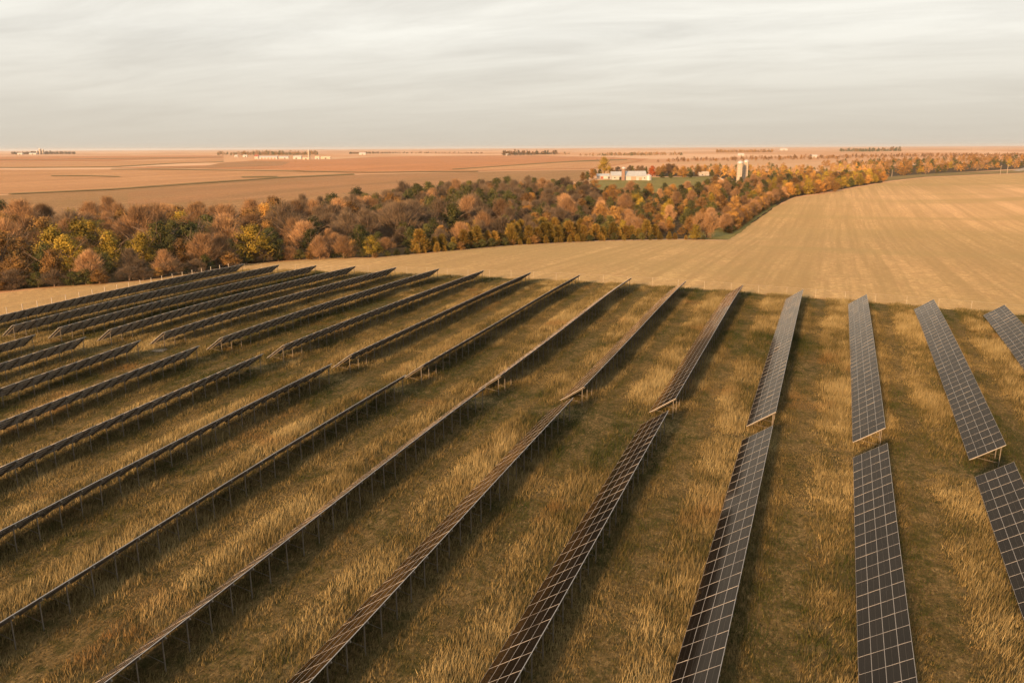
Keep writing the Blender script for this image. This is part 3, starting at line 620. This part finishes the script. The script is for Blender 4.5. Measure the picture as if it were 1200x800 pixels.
def one(kind, px, py, h, label, group=None, wide=1.0):
    g = G(px, py); TAKEN.append((g.x, g.y, 4.0 * h / 10 * wide)); return tree(kind, g.x, g.y, h, label, group, wide, random.Random(int(px * 7 + py)))
# single trees that stand out
one('yellow', 298, 308, 12.5, 'large rounded yellow-green cottonwood rising above the woodland edge near the fence corner', wide=1.15)
one('yellow', 437, 301.5, 7.5, 'small yellow-green tree with a dark base at the woodland edge, beside two peach-coloured bare trees')
one('twig', 403, 303, 7.6, 'round peach-coloured bare tree at the woodland edge', 'pair of peach-coloured bare trees', 1.05)
one('twig', 375, 304, 7.2, 'round peach-coloured bare tree at the woodland edge', 'pair of peach-coloured bare trees', 0.95)
one('twig', 128, 258, 13, 'tall lone bare tree with open branches standing out against the field behind the woodland')
one('yellow', 132, 318, 12, 'golden-green cottonwood in the front of the woodland above the short stubble wedge')
one('green', 101, 272, 11, 'dark rounded evergreen at the back of the woodland next to a golden tree', wide=1.2)
one('yellow', 85, 272, 11.5, 'golden tree at the back of the woodland next to a dark rounded evergreen')
one('green', 3, 262, 14, 'tall dark pine at the back end of the woodland')
one('orange', 618, 262, 11, 'bright orange-gold crown standing above the darker middle of the woodland', wide=1.1)
one('yellow', 560, 281, 9, 'yellow-green leafy tree just behind the cedar row')
one('yellow', 590, 280, 8.6, 'golden leafy tree just behind the cedar row')
one('yellow', 784, 254, 11, 'small round bright yellow crown in the woodland below the farm')
one('fan', 828, 279, 11.5, 'salmon bare tree with fan-shaped branches at the corner of the stubble field')
one('yellow', 815, 281, 6.5, 'low olive-gold bush in front of the fan-shaped bare tree', wide=1.4)
one('yellow', 708, 205, 25, 'tall yellow-green tree standing behind the white farm buildings')
one('red', 764, 207, 14, 'bright red-orange maple beside the round metal bin')
one('orange', 717, 204.5, 10, 'bright orange tree peeping over the farm sheds')
one('orange', 694, 210, 13, 'peach-orange round tree at the end of the low farm shed', wide=1.1)
one('orange', 800, 208, 15, 'peach-orange tree standing at the far side of the farm lawn')
one('green', 757, 206, 12, 'dark narrow evergreen between the long barn and the red maple', wide=0.6)
for q, px in enumerate((702, 733, 742, 738)):
    pass
# the woodland: sampled over the valley, kinds by part of the wood
def sample(poly, dmin, seed, tries=60000, extra=None):
    rng = np.random.default_rng(seed); P = np.array(poly); lo, hi = P.min(0), P.max(0)
    q = rng.uniform(lo, hi, (tries, 2)); q = q[inpoly(q[:, 0], q[:, 1], poly)]; grid = {}; out_ = []
    for a, b in q:
        d0 = dmin * (1 + 0.35 * rng.random()) * (1.0 + max(0, math.hypot(a, b) - 350) / 1500); k = (int(a // 14), int(b // 14)); ok = True
        for i in (-1, 0, 1):
            for j in (-1, 0, 1):
                for c_, e_ in grid.get((k[0] + i, k[1] + j), ()):
                    if (c_ - a) ** 2 + (e_ - b) ** 2 < d0 * d0: ok = False; break
                if not ok: break
            if not ok: break
        if ok and any((a - c_) ** 2 + (b - e_) ** 2 < r * r * 0.6 for c_, e_, r in TAKEN): ok = False
        if ok: grid.setdefault(k, []).append((a, b)); out_.append((a, b))
    return out_
RT = random.Random(11)
KL = {'oak': ('brown-leaved oak', 'brown oaks'), 'yellow': ('yellow-green cottonwood', 'yellow cottonwoods'), 'green': ('dark green leafy tree', 'dark green trees'), 'orange': ('orange-leaved maple', 'orange maples'), 'cedar': ('olive cedar', 'olive cedars'), 'twig': ('bare rust-twigged tree', 'bare rust-coloured trees'), 'grey': ('leafless grey-brown tree', 'leafless grey-brown trees')}
def plant(kind, x, y, h, zone, wide=1.0, edge=''):
    a, b = KL[kind]; sz = 'tall ' if h > 11.5 else ('low ' if h < 8 else ''); sz += 'broad ' if wide > 1.1 else ('narrow ' if wide < 0.9 else ''); zone = (edge + ' ' + zone).strip(); a = a.replace('dark green leafy tree', 'dark green tree').replace('bare rust-twigged', 'bare rusty')
    zone = zone.replace('edge in the', 'edge of the')
    return tree(kind, x, y, h, '%s%s %s' % (sz, a, zone), '%s%s %s' % (sz, b, zone), wide, RT)
def pick(ws):
    r = RT.random() * sum(ws.values())
    for k, v in ws.items():
        r -= v
        if r <= 0: return k
    return k
# cedar row along the stubble edge
def along(pix, step, jit=0.0):
    P = [G(*p) for p in pix]; o = []
    for a, b in zip(P[:-1], P[1:]):
        k = max(1, int((b - a).length / step))
        for j in range(k):
            q = a.lerp(b, (j + RT.uniform(-.25, .25)) / k); o.append((q.x + RT.uniform(-jit, jit), q.y + RT.uniform(-jit, jit)))
    return o
for x, y in along([(490, 296), (540, 291.5), (600, 286), (700, 281), (775, 279)], 3.5, 1.3):
    plant('cedar', x, y, RT.uniform(4.2, 8.6), 'in the row along the stubble field edge', RT.uniform(1.2, 1.7)); TAKEN.append((x, y, 3.2))
for x, y in along([(545, 285), (600, 281), (660, 277), (700, 276)], 6.5, 1.5):
    plant('cedar', x, y, RT.uniform(6.5, 9.5), 'just behind the cedar row', RT.uniform(1.2, 1.6)); TAKEN.append((x, y, 3.2))
W1 = gp((-45, 341), (60, 335), (120, 331), (170, 326.5), (230, 317.5), (300, 307.5), (380, 301), (440, 300), (500, 293), (600, 284), (700, 279), (790, 277), (835, 272), (880, 246), (905, 232), (925, 222), (900, 214), (850, 219), (800, 226), (760, 230), (700, 225), (600, 222), (520, 228), (440, 240), (380, 250), (300, 262), (220, 264), (120, 274), (-45, 268))
for x, y in sample(W1, 8.0, 3):
    px, py, d = PX(x, y, zg(x, y)); front = FE and py > np.interp(px, [p[0] for p in FIELD_EDGE[:13]], [p[1] for p in FIELD_EDGE[:13]]) - 14
    if px < 480:
        ws = {'oak': .32, 'twig': .26, 'yellow': .12, 'green': .20, 'grey': .10} if py > 285 else {'twig': .55, 'oak': .22, 'grey': .12, 'green': .05, 'orange': .06}
        if 330 < px and py < 290: ws = {'grey': .62, 'twig': .12, 'oak': .06, 'green': .20}
        zone = 'in the woodland beside the solar rows'
    elif px < 700:
        ws = {'grey': .38, 'green': .46, 'oak': .09, 'twig': .06, 'orange': .01} if py > 245 else {'grey': .36, 'green': .40, 'orange': .04, 'oak': .10, 'twig': .10}
        zone = 'in the woodland behind the cedar row'
    else:
        ws = {'oak': .36, 'green': .36, 'orange': .06, 'twig': .18, 'yellow': .04}
        zone = 'in the woodland below the farm'
    k = pick(ws); h = RT.choice((RT.uniform(6.0, 10), RT.uniform(8.5, 12.5), RT.uniform(11, 16))) * (0.8 if front else 1.0) * (0.82 if px > 600 else 1.0)
    plant(k, x, y, h, zone, RT.uniform(0.8, 1.2), 'at the front edge' if front else '')
for x, y in along([(852, 271), (880, 252), (905, 237.5), (924, 228)], 5.5, 1.6):
    plant(pick({'twig': .5, 'oak': .4, 'orange': .1}), x, y, RT.uniform(7, 9.5), 'in the hedgerow down the side of the stubble field', 1.0)
W3 = gp((922, 231), (975, 225), (1034, 213), (1032, 207), (980, 213), (915, 217), (900, 222))
for x, y in sample(W3, 7.5, 8):
    plant(pick({'yellow': .48, 'oak': .2, 'green': .12, 'orange': .2}), x, y, RT.uniform(9, 13), 'in the grove across the far side of the stubble field', RT.uniform(0.9, 1.2))
def shrub(kind, x, y, h, label, group, wide):
    o = tree(kind, x, y, h, label, group, wide, RT); o.name = 'shrub'; o['category'] = 'shrub'; COUNT[kind] -= 1
SHL = {'green': 'dark green', 'oak': 'brown-leaved', 'grey': 'leafless grey', 'twig': 'rust-twigged', 'cedar': 'olive'}
for x, y in along([(-40, 343), (60, 336.2), (120, 332.2), (170, 328), (230, 318.6), (300, 308.3), (380, 302.5), (440, 302)], 3.6, 1.2):
    k = pick({'green': .3, 'oak': .3, 'grey': .25, 'twig': .15}); shrub(k, x, y, RT.uniform(3.0, 5.2), '%s shrub along the woodland front by the solar rows' % SHL[k], '%s shrubs along the woodland front' % SHL[k], RT.uniform(1.2, 1.6))
for x, y in along([(440, 302), (490, 297.4), (540, 292.8), (600, 287.4), (700, 282.4), (790, 280.6), (835, 281)], 3.8, 0.8):
    k = pick({'green': .4, 'oak': .25, 'cedar': .35}); shrub(k, x, y, RT.uniform(2.0, 3.6), '%s shrub at the foot of the cedar row' % SHL[k], '%s shrubs at the foot of the cedar row' % SHL[k], RT.uniform(1.2, 1.6))
for x, y in along([(852, 274), (880, 255), (905, 239.5), (926, 230)], 4.2, 1.0):
    k = pick({'green': .5, 'oak': .5}); shrub(k, x, y, RT.uniform(2.5, 4.0), '%s shrub at the foot of the hedgerow' % SHL[k], '%s shrubs at the foot of the hedgerow' % SHL[k], 1.4)
print('trees', COUNT)
for q, pp in enumerate(([(1030, 208.5), (1100, 203.2), (1200, 197.5), (1240, 193.5), (1240, 188), (1150, 190), (1040, 195), (1000, 199), (1030, 201)], [(770, 207), (838, 207), (862, 212.5), (900, 212.5), (960, 208.5), (1034, 206.5), (1034, 200), (960, 201), (900, 201), (830, 201), (770, 203)])):
    sheet('woodland_floor', gp(*pp), 30, 0.07 + .03 * q, F_FLOOR, 2, q)

# far woods that read as a mass
def mass(name, polys, label, dmin, hs, mixk, seed):
    lumpy = 'shelterbelt' in name
    """one object of many small crowns, each with its own leaf faces"""
    rng = np.random.default_rng(seed); low = {k: [crown_mesh(k, 900 + q, 0.30) for q in range(3)] for k in mixk}; by = {}
    for poly in polys:
        for x, y in sample(poly, dmin, seed, 26000):
            if lumpy and noise2(np.array([x]), np.array([y]), dmin * 4, seed + 5, 2)[0] < 0.46: continue
            k = rng.choice(list(mixk), p=np.array(list(mixk.values())) / sum(mixk.values())); by.setdefault(k, []).append((x, y, zg(x, y), rng.uniform(*hs) / 10 * (float(0.3 + 1.5 * noise2(np.array([x]), np.array([y]), dmin * 5, seed, 2)[0]) if lumpy else 1.0), rng.uniform(0.9, 1.35)))
    obs = []
    VV, F3, F4, MI3, MI4, T = [], [], [], [], [], []; off = 0; mats = list(by)
    me = bpy.data.meshes.new(name); fl = []; mi = []
    for mi_, k in enumerate(mats):
        for x, y, z, s, wd in by[k]:
            V, Fc, ti = low[k][rng.integers(3)]; a = rng.uniform(0, 6.28); R = np.array([[math.cos(a), -math.sin(a)], [math.sin(a), math.cos(a)]])
            step = 3 if Fc.shape[1] == 3 else 4; sel = rng.random(len(Fc)) < (0.05 if lumpy else 0.15); nF = int(sel.sum()); Vs = V.reshape(-1, step, 3)[sel].copy()
            ctr = Vs.mean(1, keepdims=True); Vs = ctr + (Vs - ctr) * np.array([1.0, 1.0, 1.0]) * ((4.2 if step == 4 else 4.0) if lumpy else (2.7 if step == 4 else 2.8)); Vs = Vs.reshape(-1, 3)
            P = np.column_stack([(Vs[:, :2] @ R.T) * s * wd + [x, y], Vs[:, 2] * s + z]); VV.append(P)
            T.append(np.clip(ti.reshape(-1, step)[sel].ravel() * 0.6 + rng.uniform(0, 0.4), 0, 1))
            fl.append((off, nF, step, mi_)); off += len(P)
    V = np.concatenate(VV); me.vertices.add(len(V)); me.vertices.foreach_set('co', V.astype(np.float32).ravel())
    me.loops.add(len(V)); me.loops.foreach_set('vertex_index', np.arange(len(V), dtype=np.int32))
    ls = np.concatenate([o + np.arange(n) * st for o, n, st, _ in fl]).astype(np.int32); me.polygons.add(len(ls)); me.polygons.foreach_set('loop_start', ls)
    me.polygons.foreach_set('material_index', np.concatenate([np.full(n, m) for o, n, st, m in fl]).astype(np.int32))
    a = me.attributes.new('tint', 'FLOAT', 'POINT'); a.data.foreach_set('value', np.concatenate(T).astype(np.float32)); me.update(calc_edges=True)
    for k in mats: me.materials.append(LEAF[k])
    print(name, sum(len(v) for v in by.values()), len(ls))
    return tag(link(name, me), label, 'woodland', kind='stuff')
mass('distant_woodland', [gp((770, 206), (838, 206), (862, 212), (900, 212), (960, 208), (1034, 206), (1034, 199), (960, 200), (900, 200), (830, 200), (770, 202))], 'autumn-coloured woodland behind the farm lawn and silos', 11, (8, 13), {'orange': .22, 'oak': .3, 'green': .2, 'yellow': .08, 'twig': .2}, 21)
mass('distant_woodland', [gp((1030, 208.5), (1100, 203), (1200, 197), (1240, 193), (1240, 185.5), (1150, 187), (1040, 191), (960, 196), (1030, 201))], 'olive and orange woodland strip beyond the far edge of the stubble field', 14, (8, 15), {'oak': .35, 'green': .3, 'orange': .12, 'twig': .18, 'yellow': .05}, 22)
mass('distant_woodland', [gp((770, 190.5), (900, 188.5), (1060, 185.2), (1240, 184), (1240, 181), (1060, 182.6), (900, 185.8), (800, 187.8))], 'pale distant strip of autumn trees beyond the silos', 25, (6, 12), {'oak': .4, 'orange': .3, 'twig': .3}, 23)
mass('distant_shelterbelt', [gp((255, 182.5), (372, 182.2), (372, 180.6), (255, 181))], 'shelterbelt of trees behind the white poultry barns', 38, (5, 22), {'oak': .4, 'green': .45, 'twig': .15}, 24)
mass('distant_shelterbelt', [gp((14, 181.2), (88, 181.0), (88, 179.8), (14, 180))], 'shelterbelt of trees round the pale grain elevator', 60, (6, 22), {'oak': .4, 'green': .6}, 25)
mass('distant_shelterbelt', [gp((590, 183), (652, 182), (652, 180.6), (590, 181.4))], 'dark clump of trees alone in the plain between the two farms', 36, (6, 20), {'oak': .5, 'green': .5}, 26)
mass('distant_shelterbelt', [gp((410, 181.4), (565, 181), (565, 179.8), (410, 180))], 'thin belt of trees across the plain beyond the poultry barns', 130, (4, 16), {'oak': .5, 'green': .5}, 27)
mass('distant_shelterbelt', [gp((650, 182.8), (800, 183), (800, 181.4), (650, 181.2))], 'low belt of trees across the plain behind the farm', 60, (4, 14), {'oak': .5, 'green': .3, 'twig': .2}, 28)
mass('distant_shelterbelt', [gp((985, 178.3), (1055, 178), (1055, 177), (985, 177.2))], 'dark shelterbelt on the plain above the autumn woods', 80, (8, 26), {'green': .8, 'oak': .2}, 29)
mass('distant_shelterbelt', [gp((840, 179), (905, 178.8), (905, 177.8), (840, 178))], 'reddish belt of trees on the plain above the silos', 70, (5, 18), {'oak': .6, 'orange': .4}, 30)
for k in range(4): pass
# trees that screen the farmyard
for q, (k, px, py, h) in enumerate((('green', 688, 211, 10), ('oak', 683, 212, 10), ('green', 697, 206, 9), ('green', 703, 205, 9), ('grey', 724, 203, 10), ('grey', 738, 203, 11), ('green', 741, 203, 11), ('oak', 748, 203, 11), ('grey', 752, 203.5, 11), ('oak', 771, 207, 13), ('oak', 777, 206, 15), ('twig', 783, 205.5, 16), ('oak', 789, 205, 15), ('green', 776, 209, 8), ('green', 786, 209, 7), ('green', 809, 208.5, 8), ('oak', 818, 206, 13), ('orange', 826, 205, 14), ('orange', 840, 206, 14), ('green', 834, 207, 9))):
    g = G(px, py); plant(k, g.x, g.y, h, 'around the white farmstead')

# ------------------------------------------------------------------ buildings
def face(px): return math.atan2(_rt.y, _rt.x)
def gable(name, px, py, L, Wd, hw, hr, label, wall, roof, rz=0.0, openings=(), group=None):
    g = G(px, py); o = empty(name, (g.x, g.y, g.z - 0.15), face(px) + rz); tag(o, label, 'building', group)
    b = MB(); x, y = L / 2, Wd / 2
    b.poly([(-x, -y, 0), (x, -y, 0), (x, -y, hw), (-x, -y, hw)]); b.poly([(x, y, 0), (-x, y, 0), (-x, y, hw), (x, y, hw)])
    b.poly([(x, -y, 0), (x, y, 0), (x, y, hw), (x, 0, hw + hr), (x, -y, hw)]); b.poly([(-x, y, 0), (-x, -y, 0), (-x, -y, hw), (-x, 0, hw + hr), (-x, y, hw)])
    wl = b.build('wall', wall, o)
    e = 0.5; r = MB(); t_ = 0.22; sl = hr / y
    for s in (-1, 1):
        P = [(-x - e, 0, hw + hr + 0.05), (x + e, 0, hw + hr + 0.05), (x + e, s * (y + e), hw - e * sl + 0.05), (-x - e, s * (y + e), hw - e * sl + 0.05)]
        Q = [(a, c_, d + t_) for a, c_, d in P]
        r.poly(P); r.poly(Q)
        for i in range(4): r.poly([P[i], P[(i + 1) % 4], Q[(i + 1) % 4], Q[i]])
    r.build('roof', roof, o)
    for nm, ox, oz, w_, h_, mt in openings:
        d = MB(); d.box((ox, -y - 0.04, oz + h_ / 2), (w_, 0.12, h_)); d.build(nm, mt, o)
    return o
def silo(px, py, r, h, label, shaft, dome, group=None, hoops=8, cat='silo'):
    g = G(px, py); o = empty('silo', (g.x, g.y, g.z - 0.2)); tag(o, label, cat, group)
    b = MB(); b.lathe([(r, 0), (r, h)], 20); b.build('shaft', shaft, o, smooth=False)
    d = MB(); d.lathe([(r * 1.02, h), (r * 1.0, h + r * .25), (r * .85, h + r * .6), (r * .5, h + r * .88), (0.1, h + r)], 20); d.build('dome', dome, o, smooth=True)
    for k in range(hoops):
        q = MB(); z = h * (k + 0.5) / hoops; q.lathe([(r, z - .08), (r + 0.06, z - .08), (r + 0.06, z + .08), (r, z + .08)], 20); q.build('hoop', STEEL, o)
    c_ = MB(); c_.box((r * .75, -r * .85, h * .5), (0.9, 0.9, h * .98)); c_.build('chute', shaft, o)
    return o
silo(866.0, 214.5, 3.1, 20.5, 'pale concrete silo with domed top, the wider of the twin silos', CONC, DOME)
silo(873.0, 213.6, 2.7, 21.5, 'pale concrete silo with domed top, the slimmer of the twin silos', CONC, DOME)
silo(730.4, 211.6, 2.2, 13.5, 'slim red tile silo standing between the white barns', BRICK, DOME, hoops=5)
g_ = gable('barn', 744, 211.2, 24, 13, 5.2, 5.2, 'large white barn with pale metal roof beside the red silo', WHITE, ROOFM, 0.06, [('door', -3, 0, 6, 4.4, WOOD), ('door', 5, 0, 3.4, 3.4, WOOD), ('window', 10, 2, 1.4, 1.2, GLASSW)])
gable('barn', 722, 210.6, 13, 12, 5.0, 4.4, 'grey-white barn against the red silo with a dark doorway', WHITE, ROOFM, 0.1, [('door', 3.6, 0, 2.4, 3.6, DARKO), ('window', -3, 2, 1.4, 1.2, GLASSW)])
gable('shed', 709, 209.4, 20, 9, 3.6, 2.2, 'low white shed with one red door at the end of the farm', WHITE, ROOFM, -0.05, [('door', -4, 0, 3.2, 2.8, REDM), ('door', 5, 0, 3.0, 2.8, DARKO)])
g = G(760, 211.4); o = empty('grain_bin', (g.x, g.y, g.z - .2)); tag(o, 'round pale metal grain bin at the end of the white barn', 'grain bin')
b = MB(); b.lathe([(3.4, 0), (3.4, 5.2)], 20); b.build('shaft', DOME, o); b = MB(); b.lathe([(3.6, 5.2), (0.5, 7.2), (0.4, 7.5)], 20); b.build('roof', DOME, o)
gable('shed', 838, 214, 14, 9, 2.6, 1.8, 'low tan-roofed open shed on the lawn left of the twin silos'.replace(' left of', ' beside'), WOOD, TANR, 0.1, [('door', -2, 0, 7, 2.3, DARKO)])
gable('house', 824, 206, 13, 9, 3.0, 2.4, 'tan-roofed house half hidden among orange trees behind the lawn', WHITE, TANR, 0.2, [('door', 1, 0, 1.2, 2.1, WOOD), ('window', -3, 1, 1.6, 1.3, GLASSW)])
# poultry farm on the plain
gable('poultry_barn', 315, 186.4, 66, 15, 7, 4, 'long white poultry barn with pale roof on the plain', WHITE, ROOFM, 0.05, [('door', q, 0, 5, 5.0, REDM) for q in (-24, -12, 0, 12, 24)])
gable('poultry_barn', 333, 186.0, 36, 13, 6, 3.5, 'lower grey-roofed barn joined on to the end of the long poultry barn', WHITE, ROOFM, 0.05, [('door', 4, 0, 5, 4, DARKO)])
gable('poultry_barn', 349, 186.4, 30, 16, 8, 4, 'broad white-roofed barn beside the tall grain leg', WHITE, WHITE, 0.0, [('door', -4, 0, 5, 5, DARKO)])
gable('shed', 359, 187.0, 24, 12, 5, 3, 'tan shed at the foot of the tall grain leg', TANR, TANR, 0.0, [('door', 0, 0, 5, 4, DARKO)])
gable('shed', 277, 184.4, 14, 10, 7, 4, 'small white shed standing alone in front of the shelterbelt', WHITE, WHITE, 0, [('door', 0, 0, 4, 5, DARKO)])
gable('shed', 287.5, 184.2, 21, 11, 7, 4, 'white shed twice as long as its small white neighbour by the shelterbelt', WHITE, WHITE, 0, [('door', 3, 0, 5, 5, DARKO)])
gable('house', 301, 186.2, 14, 10, 9, 6, 'tall white farmhouse with red roof at the end of the poultry barn', WHITE, REDM, 0, [('door', 0, 0, 2, 3, WOOD), ('window', -4, 4, 2, 2, GLASSW), ('window', 4, 4, 2, 2, GLASSW)])
gable('shed', 372, 186.6, 16, 10, 6, 5, 'small pale shed beyond the grain leg, with a steep roof', WHITE, TANR, 0, [('door', 0, 0, 4, 4, DARKO)])
gable('shed', 382, 186.2, 36, 12, 5, 4, 'long low tan shed standing apart at the end of the poultry farm', TANR, TANR, 0, [('door', 0, 0, 6, 4, DARKO)])
silo(362.3, 186.2, 4.2, 30, 'tall slim grain leg tower above the poultry farm', CONC, DOME, hoops=3, cat='tower')
# elevator on the horizon and scattered farm buildings
for q, (dx, r, h, lb) in enumerate(((44, 10, 26, 'pink-lit grain elevator tower beside the taller pair'), (47.6, 12, 42, 'tallest pale grain elevator tower on the left horizon'.replace(' left', '')), (51.0, 10, 36, 'pale elevator tower touching the tallest one'))):
    silo(dx, 181.0, r * .8, h, lb, CONC, DOME, hoops=3, cat='grain elevator')
gable('shed', 24, 181.3, 40, 18, 10, 5, 'white shed at the foot of the dark shelterbelt near the elevator', WHITE, WHITE, 0, [('door', 0, 0, 8, 6, DARKO)])
gable('shed', 39, 181.2, 60, 20, 9, 5, 'long pale warehouse at the foot of the grain elevator', WHITE, ROOFM, 0, [('door', 0, 0, 8, 6, DARKO)])
for px, py, L, lb in ((595, 182.4, 20, 'tiny white house in front of the lone dark clump of trees'), (771, 181.8, 22, 'small white house with red roof on the belt behind the farm'), (918, 176.4, 60, 'white shed on the horizon above the yellow grove'), (901, 176.2, 30, 'small white bin house on the horizon above the silos'), (953, 184.8, 22, 'pale farmhouse roof among the distant autumn trees'), (425, 181.6, 40, 'small tan farm shed by the thin belt of trees'), (868, 182.6, 26, 'pale low roof in the reddish belt above the silos')):
    gable('house', px, py, L, L * .5, L * .16 + 2, L * .1 + 1.5, lb, WHITE, REDM if 'red roof' in lb else WHITE, 0, [('door', 0, 0, L * .12, L * .1 + 1.6, DARKO)])
# round bales / white wraps in the russet field
# ------------------------------------------------------------------ poles
def pole(px, py, h, label, r=0.16):
    g = G(px, py); o = empty('utility_pole', (g.x, g.y, g.z - .3), face(px)); tag(o, label, 'utility pole', 'utility poles')
    b = MB(); b.lathe([(r, 0), (r * .7, h)], 6); b.build('shaft', WOOD, o)
    for k in (0.9,):
        c_ = MB(); c_.box((0, -r, h * k + .3), (2.4, 0.14, 0.16)); c_.build('crossarm', WOOD, o)
    for x in (-1, -.4, .4, 1):
        i_ = MB(); i_.lathe([(0.06, h * .9 + .38), (0.09, h * .9 + .5), (0.04, h * .9 + .62)], 6, (x, -r)); i_.build('insulator', WHITE, o)
pole(1172, 204.6, 13, 'pale utility pole beside the gravel track', 0.3)
pole(1180, 204.0, 13.5, 'thicker pale utility pole next to the gravel track', 0.42)
pole(1045, 207.2, 9, 'short utility pole at the tip of the yellow grove', 0.3)
for px, h in ((1054, 26), (1138, 26), (1153, 24), (1181, 30)): pole(px, 178.5, h, 'tall thin power pole on the horizon above the olive woodland', 0.45)
# ------------------------------------------------------------------ pallets left in the meadow
def pallet(px, py, rz, label):
    g = G(px, py); o = empty('pallet', (g.x, g.y, g.z + .05), rz); tag(o, label, 'pallet')
    for k in range(6):
        b = MB(); b.box((-0.9 + k * 0.36, 0, 0.16), (0.2, 1.5, 0.05)); b.build('board', WOOD, o)
    for y in (-.65, 0, .65):
        b = MB(); b.box((0, y, 0.065), (2.1, 0.1, 0.13)); b.build('bearer', WOOD, o)
pallet(187, 411.5, 0.3, 'wooden pallet lying in the cross path by the fifth row end')
pallet(365, 407, -0.2, 'wooden pallet lying in the grass by the seventh row end')
# ------------------------------------------------------------------ haze over the plain
t = NT('haze_air'); t.t.nodes.remove(t.b); pv = t.n('ShaderNodeVolumePrincipled')
pv.inputs['Color'].default_value = (0.95, 0.93, 0.92, 1); pv.inputs['Density'].default_value = 0.00003; pv.inputs['Anisotropy'].default_value = 0.2
t.l(pv.outputs[0], t.t.nodes['Material Output'].inputs['Volume'])
b = MB(); b.box((0, 0, 28), (88000, 88000, 90)); tag(b.build('haze', t.m), kind='stuff')
